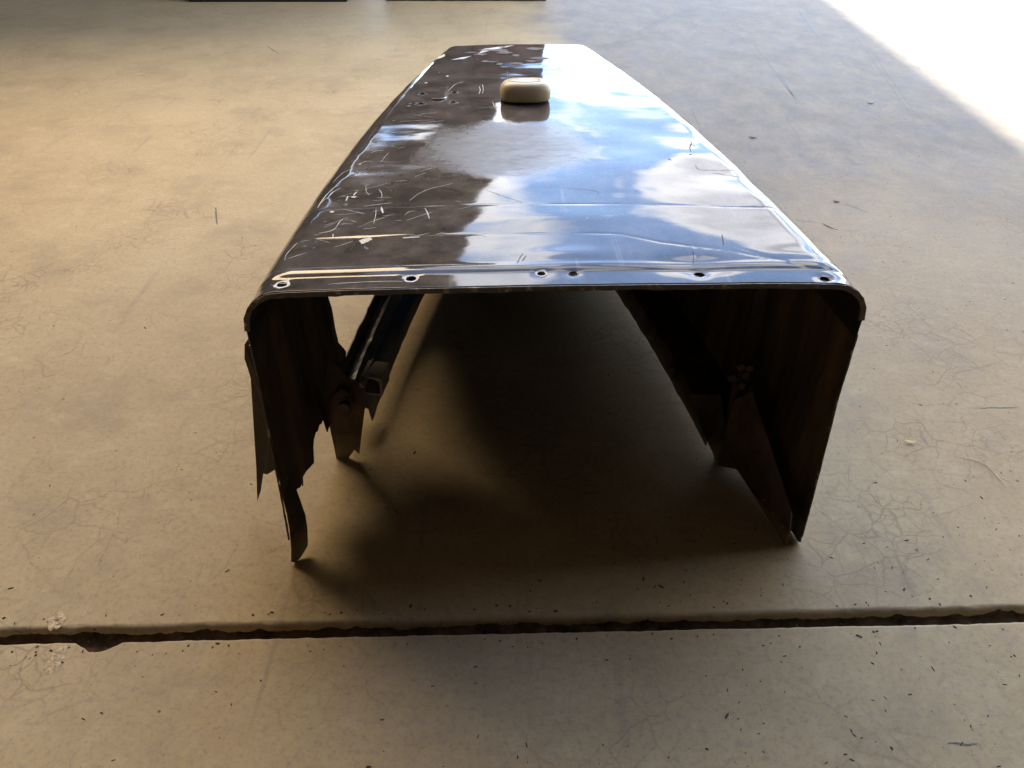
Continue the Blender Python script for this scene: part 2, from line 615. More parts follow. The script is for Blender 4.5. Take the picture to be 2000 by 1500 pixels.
slab_poly("back_wall", [(-4, -1.6), (3.1, -1.6), (3.1, -1.5), (-4, -1.5)], 0, RZ + 0.044, M_wall, shed)
slab_poly("added_side_wall", [(-4.1, -1.6), (-4.002, -1.6), (-4.002, 9.6), (-4.1, 9.6)], 0, RZ + 0.044, M_wall, shed)  # unseen side walls, added to cut light from left and right

slab_poly("added_side_wall", [(3.102, -1.6), (3.2, -1.6), (3.2, 1.15), (3.102, 1.15)], 0, RZ + 0.044, M_wall, shed)

slab_poly("added_end_header", [(-4, 9.4), (wing_edge(9.4) - 0.03, 9.4), (wing_edge(9.4) - 0.03, 9.46), (-4, 9.46)], 1.9, RZ - 1.9 - 0.142, M_wall, shed)  # unseen end wall and header, added to block bright sky from the paint
slab_poly("added_end_wall", [(-4, 9.4), (-2.0, 9.4), (-2.0, 9.46), (-4, 9.46)], 0, 1.899, M_wall, shed)

# unseen sunlit wall added at right to bounce warm light onto floor and rim
nw = bpy.data.objects.new("bounce_wall", None)
link(nw)
nw.location = (3.35, 2.5, 0)
tag(nw, "cream sunlit yard wall mirrored along the hood's right rim", "wall")
M_cream = mat_simple("cream_render", (0.56, 0.50, 0.41), 0.9, 0, 0.08, 3)


def wbox(name, c, sz, m):
    bm = bmesh.new()
    box_bm(bm, Vector(c), sz)
    bmesh.ops.bevel(bm, geom=bm.edges[:], offset=0.01, segments=1, affect='EDGES')
    return bm_obj(name, bm, m, nw)


wbox("plinth", (0, 0, 0.15), (0.24, 1.9, 0.30), M_wall)
wbox("wall_face", (0.02, 0, 0.301 + 1.2), (0.18, 1.9, 2.4), M_cream)
wbox("coping", (0.02, 0, 2.702 + 0.04), (0.26, 2.0, 0.08), M_wall)

# ------------------------------------------------------------------ the hood
hood = bpy.data.objects.new("vehicle_hood", None)
link(hood)
hood.matrix_world = hood_M
tag(hood, "dented glossy black sheet metal hood standing on concrete floor", "vehicle hood")

sw = np.array([-0.02, 0.0, 0.09, 0.27, 0.64, 0.86, 1.14, 1.385, 1.45]) * H
ww = np.array([0.430, 0.429, 0.423, 0.408, 0.366, 0.331, 0.276, 0.214, 0.20]) * H
pc_ = np.polyfit(sw, ww, 4)


def half_w(s):
    return np.polyval(pc_, s)


def fnoise(x, y, z=0.0, o=4):
    return mnoise.fractal(Vector((x, y, z)), 0.9, 2.0, o)


creases = [  # (polyline in photo points, depth, width)
    ([(470, 412), (560, 412), (740, 408), (860, 405), (1000, 405), (1200, 404), (1360, 405), (1530, 408)], 0.0011, 0.0040),
    ([(560, 470), (680, 465), (760, 462), (940, 462), (1100, 461), (1210, 463), (1290, 478), (1420, 492), (1560, 520), (1640, 530)], 0.0013, 0.0040),
    ([(1050, 375), (1105, 373), (1160, 388)], 0.0006, 0.003),
    ([(700, 465), (735, 500), (742, 522)], 0.0008, 0.003),
    ([(1350, 520), (1365, 495), (1353, 480)], 0.0007, 0.003),
    ([(1430, 485), (1520, 510), (1590, 525)], 0.0009, 0.005),
]
crease_loc = []
for pts, dep, wid in creases:
    crease_loc.append((np.array([loc_top(*p) for p in pts]), dep, wid))
dents = [  # centre px, rx, ry (m), depth
    ((1360, 520), 0.05, 0.020, -0.0022), ((715, 470), 0.05, 0.03, -0.0020), ((1345, 300), 0.05, 0.05, 0.0010),
    ((1430, 340), 0.09, 0.05, -0.0014), ((1230, 330), 0.07, 0.06, 0.0016), ((640, 385), 0.03, 0.05, -0.0016),
    ((1560, 500), 0.04, 0.02, 0.0014), ((860, 190), 0.05, 0.05, -0.0008), ((1110, 430), 0.10, 0.03, 0.0010),
    ((1110, 500), 0.04, 0.015, 0.0010), ((1300, 260), 0.08, 0.05, -0.0012),
]
dent_loc = [(*loc_top(*c), rx, ry, d) for c, rx, ry, d in dents]
hole_px = [(550, 553), (803, 545), (1057, 537), (1119, 537), (1366, 535), (1612, 542)]
holes = [(*loc_top(*p), r) for p, r in zip(hole_px, (0.0058, 0.0060, 0.0048, 0.0050, 0.0062, 0.0058))]
holes2 = [(*loc_top(*p), 0.0056) for p in ((825, 184), (822, 204), (887, 182), (885, 202))]


def seg_dist(X, Y, P):
    best = np.full(X.shape, 9.0)
    for a, b in zip(P[:-1], P[1:]):
        ab = b - a
        L2 = ab @ ab
        t = np.clip(((X - a[0]) * ab[0] + (Y - a[1]) * ab[1]) / L2, 0, 1)
        d = np.hypot(X - a[0] - t * ab[0], Y - a[1] - t * ab[1])
        best = np.minimum(best, d)
    return best


def relief(X, Y, fine=True):
    """height of the dented top above the plane ZT; X, Y arrays in hood space"""
    X = np.asarray(X, float); Y = np.asarray(Y, float)
    Z = np.zeros(X.shape)
    flatx, flaty = X.ravel(), Y.ravel()
    n1 = np.array([fnoise(x * 5.2 + 3, y * 6.0, 1.0, 2) for x, y in zip(flatx, flaty)]).reshape(X.shape)
    n2 = np.array([fnoise(x * 11, y * 21, 4.0, 2) for x, y in zip(flatx, flaty)]).reshape(X.shape)
    n3 = np.array([fnoise(x * 22, y * 52, 7.0, 2) for x, y in zip(flatx, flaty)]).reshape(X.shape)
    far = np.clip((Y - 0.45) / 0.4, 0, 1)
    Z += 0.0010 * n1 + (0.00008 + 0.00008 * far) * n2 + (0.000008 + 0.00003 * far) * n3
    w = half_w(Y)
    Z += 0.004 * (1 - np.clip(np.abs(X) / w, 0, 1) ** 2)            # slight crown
    front = np.clip((0.040 - Y) / 0.010, 0, 1)
    front = front * front * (3 - 2 * front)
    Z -= 0.0022 * front                                             # stepped front flange
    Z += 0.0006 * np.exp(-((Y - 0.046) / 0.005) ** 2)
    for P, dep, wid in crease_loc:
        d = seg_dist(X, Y, P)
        Z -= 0.36 * dep * np.exp(-(d / (0.5 * wid))) * np.clip(0.65 + 1.1 * n2, 0.05, 1.3)
    for x, y, rx, ry, dp in dent_loc:
        Z += dp * np.exp(-(((X - x) / rx) ** 2 + ((Y - y) / ry) ** 2))
    for x, y, r in holes:
        d = np.hypot(X - x, Y - y)
        Z -= 0.0012 * np.exp(-(d / (1.7 * r)) ** 2)
    for x, y, r in holes2:
        d = np.hypot(X - x, Y - y)
        Z += 0.0005 * np.exp(-((d - 1.3 * r) / (0.6 * r)) ** 2)
    return Z


# --- top shell: nonuniform rows along the hood, profile across
srows = [0.0]
fine_s = [0.127, 0.225, 0.02, 0.045]
while srows[-1] < LEN:
    s = srows[-1]
    st = 0.0036
    if s < 0.06: st = 0.0018
    elif any(abs(s - f) < 0.022 for f in (0.115, 0.127, 0.222)): st = 0.0017
    elif any(abs(s - h_[1]) < 0.014 for h_ in holes2): st = 0.0014
    srows.append(s + st)
srows = np.array(srows)
NXT = 250
CR = 10
SIDE_DROP = 0.028


def corner_r(s):
    return 0.050 - 0.014 * min(max(s / LEN, 0), 1)


def profile(s):
    """points across at station s: list of (x, z, is_top)"""
    w, r = float(half_w(s)), corner_r(s)
    left = [(-w, ZT - r - SIDE_DROP), (-w, ZT - r - SIDE_DROP * 0.5)]
    for k in range(CR):
        th = math.pi / 2 * k / CR
        e = 0.9
        left.append((-w + r - r * math.copysign(abs(math.cos(th)) ** e, math.cos(th)), ZT - r + r * abs(math.sin(th)) ** e))
    top = [(-w + r + (2 * w - 2 * r) * k / NXT, ZT) for k in range(NXT + 1)]
    right = [(-x, z) for x, z in reversed(left)]
    return left, top, right


rows = []
Xa, Ya = [], []
prof0 = [profile(s) for s in srows]
TX = np.array([[x for x, z in p[1]] for p in prof0])
TY = np.repeat(srows[:, None], TX.shape[1], 1)
RZt = relief(TX, TY)
V = []
nP = None
front_line = []
for i, s in enumerate(srows):
    l, t, r = prof0[i]
    zl, zr = RZt[i, 0], RZt[i, -1]
    ed = 0.0016 * fnoise(s * 9, 1.0) * 1.0
    row = []
    for k, (x, z) in enumerate(l):
        f = max(0, (k - 1)) / (len(l) - 1)
        row.append((x + 0.0014 * fnoise(s * 10, 20 + k * 0.2), s, z + zl * f))
    for k, (x, z) in enumerate(t):
        row.append((x, s, z + RZt[i, k]))
    for k, (x, z) in enumerate(r):
        f = max(0, (len(r) - 2 - k)) / (len(r) - 1)
        row.append((x + 0.0014 * fnoise(s * 10, 40 - k * 0.2), s, z + zr * f))
    rows.append(row)
# rolled nose at the far end
nose_r = 0.032
wL = float(half_w(srows[-1]))
for k in range(1, 10):
    th = math.pi / 2 * k / 9
    last = rows[len(srows) - 1]
    dz = nose_r * (1 - math.cos(th))
    f = 1 - dz / wL
    rows.append([(x * f, srows[-1] + nose_r * math.sin(th), z - dz * min(1, max(0, (z - (ZT - 0.09)) / 0.06))) for x, y, z in last])
nP = len(rows[0])
V = [v for row in rows for v in row]
VA = np.array(V)
drop = set()
moved = {}
nl = len(prof0[0][0])
allh = [(x, y, r) for x, y, r in holes] + [(x, y, r * 0.95) for x, y, r in holes2]
Fc = []
cell = {}
for hx, hy, hr in allh:
    d = np.hypot(VA[:, 0] - hx, VA[:, 1] - hy)
    d[VA[:, 2] < ZT - 0.02] = 9
    for i in np.where(d < hr * 1.0)[0]:
        cell[int(i)] = (hx, hy, hr)
for i in range(len(rows) - 1):
    for k in range(nP - 1):
        q = (i * nP + k, i * nP + k + 1, (i + 1) * nP + k + 1, (i + 1) * nP + k)
        if all(a in cell for a in q):
            continue
        Fc.append(q)
# vertices left on the rim of a hole are pulled onto its circle
for i, (hx, hy, hr) in cell.items():
    dx, dy = V[i][0] - hx, V[i][1] - hy
    L = math.hypot(dx, dy)
    if L > 1e-6:
        V[i] = (hx + dx / L * hr, hy + dy / L * hr, V[i][2])
bm = bmesh.new()
bv = [bm.verts.new(v) for v in V]
for q in Fc:
    bm.faces.new([bv[a] for a in q])
for v in [v for v in bm.verts if not v.link_faces]:
    bm.verts.remove(v)
top_o = bm_obj("top_panel", bm, M_paint, hood, True)
if sum(p.normal.z for p in list(top_o.data.polygons)[::500]) < 0:
    top_o.data.flip_normals()
solid(top_o, 0.0014, -1)
M_under = mat_simple('dark_underside', (0.014, 0.011, 0.009), 0.7, 0, 0.5, 12, 0.3)
top_o.data.materials.append(M_under)
top_o.modifiers[0].material_offset = 1
front_prof = rows[0]

from mathutils.bvhtree import BVHTree
_bv = BVHTree.FromPolygons([tuple(v) for v in V], Fc)


def top_z(x, s):
    hit = _bv.ray_cast(Vector((x, s, 1.0)), Vector((0, 0, -1)))
    return hit[0].z if hit[0] else ZT


# --- folded hem along the front edge, round both corners and down
def hem(name, pts, hw, hh, parent, mat, seed):
    Vh, Fh = [], []
    for i, p in enumerate(pts):
        p = Vector(p)
        t = (Vector(pts[min(i + 1, len(pts) - 1)]) - Vector(pts[max(i - 1, 0)])).normalized()
        nrm = Vector((0, 1, 0)).cross(t).normalized()       # outwards in the profile plane
        if nrm.dot(Vector((p.x, 0, (p.z - 0.36) * 4 if abs(t.x) > 0.5 else 0))) < 0: nrm = -nrm
        j = 1 + 0.25 * fnoise(i * 0.35, seed)
        j2 = 1 + 0.5 * max(0, fnoise(i * 0.16, seed + 5))
        for a, b in ((-1, 0.25), (-1, -1 * j2), (0.9, -1 * j2), (1, 0.15)):
            Vh.append(p + Vector((0, a * hw * j, 0)) + nrm * b * hh)
    for i in range(len(pts) - 1):
        for k in range(4):
            Fh.append((i * 4 + k, i * 4 + (k + 1) % 4, i * 4 + 4 + (k + 1) % 4, i * 4 + 4 + k))
    Fh.append((0, 1, 2, 3)); n = (len(pts) - 1) * 4
    Fh.append((n + 3, n + 2, n + 1, n))
    bm = bmesh.new()
    vv = [bm.verts.new(v) for v in Vh]
    for f in Fh: bm.faces.new([vv[a] for a in f])
    return bm_obj(name, bm, mat, parent)


hp = [Vector(p) + Vector((0, -0.0005, -0.0015)) for p in front_prof[2:-2:2]]
hem("front_hem", hp, 0.0022, 0.0050, hood, M_edge, 3)

# --- side panels
zs_top = lambda s: ZT - corner_r(s) - SIDE_DROP


def panel(name, outline, side, mat, parent, lean=0.0, step=0.02, rib=0.0, t=0.0016, off=0.0, curl=0.0):
    """outline = (s, z) polygon cut out of the hood's side (side -1 left, +1 right)"""
    bm = bmesh.new()
    f = bm.faces.new([bm.verts.new((0, s, z)) for s, z in outline])
    s0, s1 = min(p[0] for p in outline), max(p[0] for p in outline)
    z0, z1 = min(p[1] for p in outline), max(p[1] for p in outline)
    s = s0 + step
    while s < s1:
        bmesh.ops.bisect_plane(bm, geom=bm.verts[:] + bm.edges[:] + bm.faces[:], plane_co=(0, s, 0), plane_no=(0, 1, 0))
        s += step
    z = z0 + 0.03
    while z < z1:
        bmesh.ops.bisect_plane(bm, geom=bm.verts[:] + bm.edges[:] + bm.faces[:], plane_co=(0, 0, z), plane_no=(0, 0, 1))
        z += 0.03
    bmesh.ops.triangulate(bm, faces=bm.faces)
    for v in bm.verts:
        s, z = v.co.y, v.co.z
        k = max(0, (zs_top(s) - z) / zs_top(s))
        x = float(half_w(s)) - lean * k * min(1, max(0, s) / 0.10) + off
        x += rib * (math.sin(s * 105) if s < 0.42 else 0) * min(1, k * 8)
        x += 0.003 * fnoise(s * 8, z * 8, side) * min(1, k * 6)
        if curl and z < 0.13 and s < 0.06:
            x -= curl * (min(s, 0.012) + 0.028) * (1 - z / 0.13) * (1 - max(0, s - 0.012) / 0.048)
        v.co.x = side * x
    o = bm_obj(name, bm, mat, parent, False)
    return solid(o, t, 0)


def jag(a, b, n, amp, seed):
    """points of a torn edge from a to b"""
    out = []
    for i in range(n + 1):
        f = i / n
        nz = amp * mnoise.fractal(Vector((f * 9, seed, 0)), 0.7, 2.2, 4) * (4 * f * (1 - f)) ** 0.3
        out.append((a[0] + (b[0] - a[0]) * f + nz * 0.5, a[1] + (b[1] - a[1]) * f + nz))
    return out


def topline(sa, sb, n=12):
    return [(sa + (sb - sa) * i / n, zs_top(sa + (sb - sa) * i / n) + 0.0008) for i in range(n + 1)]


def sh(yh):        # forward distance in camera heights -> hood station
    return yh * H - HY


# left: pillar with a rusted-out foot, then an opening above a bottom rail, closed down to block light inside
tear = [(-0.030, 0.006), (-0.026, 0.0), (-0.020, 0.002)] + jag((-0.006, 0.012), (0.020, 0.078), 10, 0.006, 1.0) + jag((0.024, 0.094), (0.062, 0.082), 8, 0.008, 2.0) + \
    jag((0.100, 0.076), (0.112, 0.098), 6, 0.006, 3.0) + jag((0.120, 0.100), (0.172, 0.103), 8, 0.006, 4.0) + jag((0.180, 0.07), (0.330, 0.066), 10, 0.002, 5.0)
back = [(0.330, 0.112), (0.336, 0.12), (0.318, 0.15), (0.300, 0.26), (0.296, 0.31), (0.296, zs_top(0.296) + 0.0008)]
outl = [(0.0, zs_top(0) + 0.0008), (0.0, 0.30), (-0.008, 0.2), (-0.016, 0.1), (-0.026, 0.03)] + tear + back + topline(0.29, 0.006)
panel("side_panel", outl, -1, M_inner, hood, lean=0.010, rib=0.0016, step=0.012, curl=0.75)
panel("side_panel", topline(0.2965, LEN) + [(LEN, 0.05), (LEN - 0.02, 0.05), (LEN - 0.03, 0.105), (sh(1.76), 0.105), (sh(1.65), 0.112), (sh(1.43), 0.195), (sh(1.32), 0.255), (0.2965, 0.275)], -1, M_gloss, hood, lean=0.008)
# right: one whole panel whose lower corner runs to a point
r_out = topline(0.0, LEN, 30) + [(LEN, 0.06)] + jag((1.0, 0.040), (sh(1.13), 0.030), 30, 0.004, 11.0) + [(sh(1.125), 0.012), (sh(1.10), 0.006)] + \
    jag((0.13, 0.005), (0.02, 0.0015), 10, 0.0015, 12.0) + [(-0.010, 0.001), (-0.018, 0.006), (-0.012, 0.1), (0.0, 0.25)]
panel("side_panel", r_out, 1, M_inner, hood, lean=0.012, rib=0.0008, step=0.016)


# worn front edges of the two side panels
for sd, ln in ((-1, [(0.001, 0.352), (0.0, 0.30), (-0.008, 0.2), (-0.016, 0.1), (-0.024, 0.04)]), (1, [(0.001, 0.352), (0.0, 0.25), (-0.012, 0.1), (-0.017, 0.01)])):
    P_ = []
    for (a0, b0), (a1, b1) in zip(ln[:-1], ln[1:]):
        for k in range(12):
            f = k / 12
            s_, z_ = a0 + (a1 - a0) * f, b0 + (b1 - b0) * f
            P_.append((sd * (float(half_w(s_)) + 0.0006 * fnoise(z_ * 60, sd)), s_ - 0.0004, z_))
    V1, F1 = tube(P_, [0.0016 * (1 + 0.45 * fnoise(i * 0.6, sd * 3)) for i in range(len(P_))], 6)
    mesh_obj("worn_edge", V1, F1, M_edge, hood)

# --- bottom rails: a pressed section swept along each side, inboard of the skin
def rail(name, side, s0, s1, prof, mat):
    Vr, Fr = [], []
    n = len(prof)
    ss = np.linspace(s0, s1, 60)
    for s in ss:
        w = float(half_w(s))
        g = 1 + 0.25 * (s - s0) / (s1 - s0)
        for k, (d, z) in enumerate(prof):
            e = 0.0016 * fnoise(s * 25, k * 3.0, side)
            Vr.append((side * (w - 0.008 - d * g + e), s, z + e + (0.0022 * fnoise(s * 60, k) if k == n - 1 else 0)))
    for i in range(len(ss) - 1):
        for k in range(n - 1):
            a = i * n + k
            Fr.append((a, a + 1, a + n + 1, a + n))
    return solid(mesh_obj(name, Vr, Fr, mat, hood), 0.002, 0)


rail("bottom_rail", -1, sh(1.22), LEN - 0.02,
     [(0.000, 0.112), (0.002, 0.085), (0.012, 0.079), (0.016, 0.090), (0.021, 0.091), (0.026, 0.072), (0.028, 0.061), (0.048, 0.052), (0.051, 0.026)], M_gloss)
rail("bottom_rail", 1, sh(1.13), LEN - 0.02,
     [(0.000, 0.120), (0.004, 0.075), (0.040, 0.066), (0.062, 0.056), (0.068, 0.036), (0.069, 0.020)], M_inner)

# --- closed nose at the far end
sN = srows[-1] + nose_r
wN = wL - nose_r
nz = [(-wN + 0.03, ZT - nose_r), (wN - 0.03, ZT - nose_r), (wN, ZT - 0.07), (wN + 0.005, 0.002), (-wN - 0.005, 0.002), (-wN, ZT - 0.07)]
solid(mesh_obj("nose_panel", [(x, sN - 0.002, z) for x, z in nz], [tuple(range(6))], M_gloss, hood), 0.0016, 0)
for sd in (-1, 1):
    solid(mesh_obj("nose_cheek", [(sd * wL, LEN, ZT - 0.06), (sd * (wN + 0.003), sN - 0.003, ZT - 0.065), (sd * (wN + 0.005), sN - 0.003, 0.003), (sd * wL, LEN, 0.004)], [(0, 1, 2, 3)], M_gloss, hood), 0.0016, 0)


def lw(p):
    return hood_I @ p


def plate(name, pts, mat, thick=0.002, parent=hood):
    """flat or folded plate through world points, kept in hood space"""
    o = mesh_obj(name, [lw(p) for p in pts], [tuple(range(len(pts)))], mat, parent)
    return solid(o, thick, 0)


# left inner bracket joining pillar and rail, with its pointed foot
yb_ = 1.13 * H
plate("bracket", [at_y(x, y, yb_) for x, y in ((640, 700), (661, 716), (680, 738), (712, 748), (716, 772), (706, 850), (702, 886), (692, 878), (684, 890), (668, 912), (661, 914), (652, 870), (643, 828), (632, 812), (630, 780))], M_inner)
plate("bracket", [at_y(x, y, yb_ - 0.014) for x, y in ((655, 768), (668, 758), (684, 768), (692, 790), (684, 812), (668, 822), (652, 818), (645, 795))], M_inner, 0.004)
bm = bmesh.new()
c = lw(at_y(673, 793, yb_ - 0.020))
bmesh.ops.create_cone(bm, cap_ends=True, segments=6, radius1=0.008, radius2=0.008, depth=0.008, matrix=Matrix.Translation(c) @ Matrix.Rotation(R(90), 4, 'X'))
bm_obj("bolt", bm, M_gloss, hood)
# short square tube and its strap on the rail
bm = bmesh.new()
c = lw(at_y(733, 738, 1.16 * H))
o_, i_ = 0.0165, 0.0140
rt = Matrix.Rotation(R(-10), 4, 'Z') @ Matrix.Rotation(R(4), 4, 'Y')
ring = []
for yy in (-0.022, 0.022):
    for q in (o_, i_):
        ring.append([bm.verts.new(c + (rt @ Vector((sx * q, yy, sz * q)))) for sx, sz in ((-1, -1), (1, -1), (1, 1), (-1, 1))])
a, b, c2, d2 = ring
for k in range(4):
    j = (k + 1) % 4
    bm.faces.new((a[k], a[j], b[j], b[k])); bm.faces.new((c2[k], d2[k], d2[j], c2[j]))
    bm.faces.new((a[k], c2[k], c2[j], a[j])); bm.faces.new((b[k], b[j], d2[j], d2[k]))
bm_obj("square_tube", bm, M_galv, hood)
plate("strap", [at_y(728, 700, 1.19 * H), at_y(732, 703, 1.19 * H), at_y(712, 757, 1.12 * H), at_y(703, 757, 1.12 * H), at_y(703, 748, 1.12 * H)], M_galv, 0.003)

# peeled outer skin hanging outside the left pillar
flap = [(486, 660, .925), (478, 672, .93), (478, 700, .935), (484, 718, .94), (490, 738, .945), (494, 790, .955), (498, 860, .965), (501, 915, .97), (502, 950, .975), (503, 978, .98),
        (509, 960, .975), (514, 924, .97), (522, 926, .965), (548, 910, .965), (540, 880, .96), (530, 820, .955), (520, 760, .945), (510, 710, .94), (500, 675, .93)]
plate("torn_skin", [at_y(x, y, yy * H) for x, y, yy in flap], M_inner, 0.0015)

# right side: upright rib, gusset, bracket, bolts
yr = 1.20 * H
plate("upright_rib", [at_y(x, y, yr) for x, y in ((1478, 560), (1500, 560), (1478, 690), (1462, 745), (1440, 745), (1452, 690))], M_inner, 0.006)
plate("bracket", [at_y(x, y, 1.13 * H) for x, y in ((1432, 740), (1462, 730), (1470, 762), (1450, 800), (1430, 912), (1402, 908), (1399, 896), (1412, 850), (1424, 790))], M_inner, 0.003)
plate("rail_foot", [at_y(x, y, 1.125 * H) for x, y in ((1345, 770), (1368, 826), (1385, 870), (1392, 884), (1398, 906), (1412, 904), (1418, 850), (1408, 770))], M_inner, 0.002)
plate("gusset", [at_y(x, y, 1.12 * H) for x, y in ((1450, 760), (1476, 748), (1512, 806), (1508, 858), (1496, 880))], M_gloss, 0.004)
M_flange = mat_simple("brown_primed_flange", (0.11, 0.066, 0.038), 0.7, 0, 0.5, 14)
plate("folded_flange", [at_z(1404, 909, 0.008), at_z(1440, 917, 0.006), at_z(1541, 1062, 0.006), at_y(1546, 1000, 0.905 * H), at_y(1510, 890, 1.0 * H), at_y(1470, 765, 1.10 * H), at_y(1436, 780, 1.12 * H), at_y(1412, 860, 1.13 * H)], M_flange, 0.002)
plate("lower_strip", [at_z(1541, 1066, 0.004) + Vector((-0.004, 0.0, 0)), at_z(1441, 917, 0.004) + Vector((0.0, 0, 0)), at_z(1441, 917, 0.004) + Vector((0.002, 0.004, 0.045)), at_z(1541, 1066, 0.004) + Vector((-0.0045, 0.008, 0.055))], M_inner, 0.002)
for x, y in ((1428, 735), (1445, 715), (1455, 728), (1447, 752), (1462, 716)):
    bm = bmesh.new()
    c = lw(at_y(x, y, 1.13 * H - 0.006))
    bmesh.ops.create_cone(bm, cap_ends=True, segments=6, radius1=0.0075, radius2=0.0065, depth=0.012, matrix=Matrix.Translation(c) @ Matrix.Rotation(R(90 + random.uniform(-20, 20)), 4, 'X'))
    bm_obj("bolt", bm, M_inner, hood)
for (x, y, r0, l) in ((1312, 710, 0.006, 0.016), (1316, 730, 0.006, 0.018), (1322, 748, 0.005, 0.03), (1329, 752, 0.005, 0.034)):
    V1, F1 = tube([at_y(x + 6, y - 12, 1.33 * H), at_y(x + 2, y - 2, 1.33 * H), at_y(x, y + 6, 1.33 * H)], r0 * 0.8, 7)
    mesh_obj("bolt", [lw(v) for v in V1], F1, M_gloss, hood)
for k in range(6):
    f = (k + 0.5) / 6
    p = at_z(1541, 1066, 0).lerp(at_z(1441, 917, 0), f) + Vector((-0.006, 0.003, 0.022))
    bm = bmesh.new()
    bmesh.ops.create_icosphere(bm, subdivisions=1, radius=0.0022, matrix=Matrix.Translation(lw(p)))
    bm_obj("rivet", bm, M_chip, hood)

# --- crescent mark between the four small holes
px = [(842, 194), (848, 197), (857, 197.5), (866, 196), (872, 192)]
pl = [loc_top(*p) for p in px]
V1, F1 = tube([(x, y, top_z(x, y) + 0.0005) for x, y in pl], [0.0008, 0.0026, 0.003, 0.0028, 0.0008], 8)
mesh_obj("raised_crescent", V1, F1, M_paint, hood, True)


# --- scratches, chips and cracks lying in the paint: thin slivers just proud of it
def ribbon(name, pts, w, mat, seed=0, lift=0.0004):
    P = [Vector((*loc_top(*p), 0)) for p in pts]
    Q = []
    for i in range(len(P) - 1):
        n = max(2, int((P[i + 1] - P[i]).length / 0.004))
        for k in range(n):
            f = k / n
            p0, p1, p2, p3 = P[max(i - 1, 0)], P[i], P[i + 1], P[min(i + 2, len(P) - 1)]
            Q.append(0.5 * ((2 * p1) + (-p0 + p2) * f + (2 * p0 - 5 * p1 + 4 * p2 - p3) * f * f + (-p0 + 3 * p1 - 3 * p2 + p3) * f ** 3))
    Q.append(P[-1])
    Vr, Fr = [], []
    n = len(Q)
    for i, q in enumerate(Q):
        t = (Q[min(i + 1, n - 1)] - Q[max(i - 1, 0)]).normalized()
        s = Vector((-t.y, t.x, 0))
        f = i / (n - 1)
        ww_ = w * (4 * f * (1 - f)) ** 0.45 * (0.7 + 0.5 * fnoise(i * 0.7, seed)) + 0.00015
        for sg in (-1, 1):
            p = q + s * sg * ww_ / 2
            Vr.append((p.x, p.y, top_z(p.x, p.y) + lift))
    for i in range(n - 1):
        Fr.append((i * 2, i * 2 + 1, i * 2 + 3, i * 2 + 2))
    return mesh_obj(name, Vr, Fr, mat, hood)


def chip(name, pts, mat, lift=0.0005, sub=3, rag=0.0008):
    P = [Vector((*loc_top(*p), 0)) for p in pts]
    out = []
    for i, p in enumerate(P):
        q = P[(i + 1) % len(P)]
        for k in range(sub):
            r = p.lerp(q, k / sub)
            out.append(r + Vector((random.uniform(-rag, rag), random.uniform(-rag, rag), 0)))
    Vc = [(p.x, p.y, top_z(p.x, p.y) + lift) for p in out]
    c = sum(out, Vector()) / len(out)
    Vc.append((c.x, c.y, top_z(c.x, c.y) + lift))
    n = len(out)
    return mesh_obj(name, Vc, [(i, (i + 1) % n, n) for i in range(n)], mat, hood)


scr = [([(620, 405), (632, 385), (650, 368), (664, 362)], 3.0), ([(638, 389), (650, 376), (666, 368)], 2.2), ([(627, 396), (634, 388), (642, 385)], 2),
       ([(622, 457), (643, 454), (655, 448), (664, 436), (672, 430)], 1.8), ([(556, 508), (558, 495), (568, 484), (581, 473)], 2.0),
       ([(800, 397), (818, 383), (842, 373), (866, 368), (886, 363)], 1.4), ([(715, 365), (716, 378), (722, 385)], 1.2),
       ([(740, 373), (746, 382), (746, 391)], 1.5), ([(710, 407), (735, 404), (765, 401)], 1.4), ([(830, 411), (835, 420), (839, 432)], 2.5),
       ([(745, 408), (747, 416), (749, 421)], 5), ([(650, 466), (651, 458)], 2.5), ([(650, 355), (660, 345), (672, 336), (690, 330)], 1.3),
       ([(700, 322), (716, 316), (730, 318)], 1.2), ([(700, 345), (704, 337)], 3), ([(744, 318), (752, 308), (760, 300)], 1.4),
       ([(724, 300), (736, 296), (750, 296)], 1.6), ([(780, 330), (800, 327), (822, 330)], 1.2), ([(690, 385), (698, 377)], 4), ([(676, 395), (680, 385)], 4),
       ([(875, 180), (890, 167), (905, 163)], 2.0), ([(935, 187), (938, 180), (936, 172)], 2.2), ([(942, 187), (944, 178), (942, 168)], 1.8),
       ([(962, 203), (966, 212), (974, 216)], 2.2), ([(640, 555), (680, 553), (740, 551), (790, 551)], 1.6), ([(560, 505), (575, 502), (600, 495)], 1.2),
       ([(780, 240), (810, 239), (850, 238)], 1.2), ([(820, 243), (850, 241), (868, 240)], 1.0), ([(640, 352), (646, 342), (654, 336)], 1.6),
       ([(790, 425), (800, 418), (812, 417)], 1.0), ([(735, 412), (734, 425), (730, 440)], 1.2)]
for i in range(70):
    cx_, cy_ = random.choice(((660, 380), (740, 400), (700, 330), (650, 430), (820, 420), (780, 300), (830, 260), (900, 440)))
    x, y = random.gauss(cx_, 40), random.gauss(cy_, 22)
    if x < 620 + (480 - y) * 0.62 or y < 110 or y > 520: continue
    a = random.gauss(0.5, 0.35) * random.choice((1, -1, 1))
    l_ = random.uniform(4, 26)
    scr.append(([(x - l_, y + l_ * 0.45 * math.sin(a)), (x, y + random.uniform(-1, 1)), (x + l_, y - l_ * 0.45 * math.sin(a))], random.uniform(0.4, 1.0)))
for i, (p, w) in enumerate(scr):
    ribbon("scratch", p, w * 0.0007, M_scr, i * 3.1)
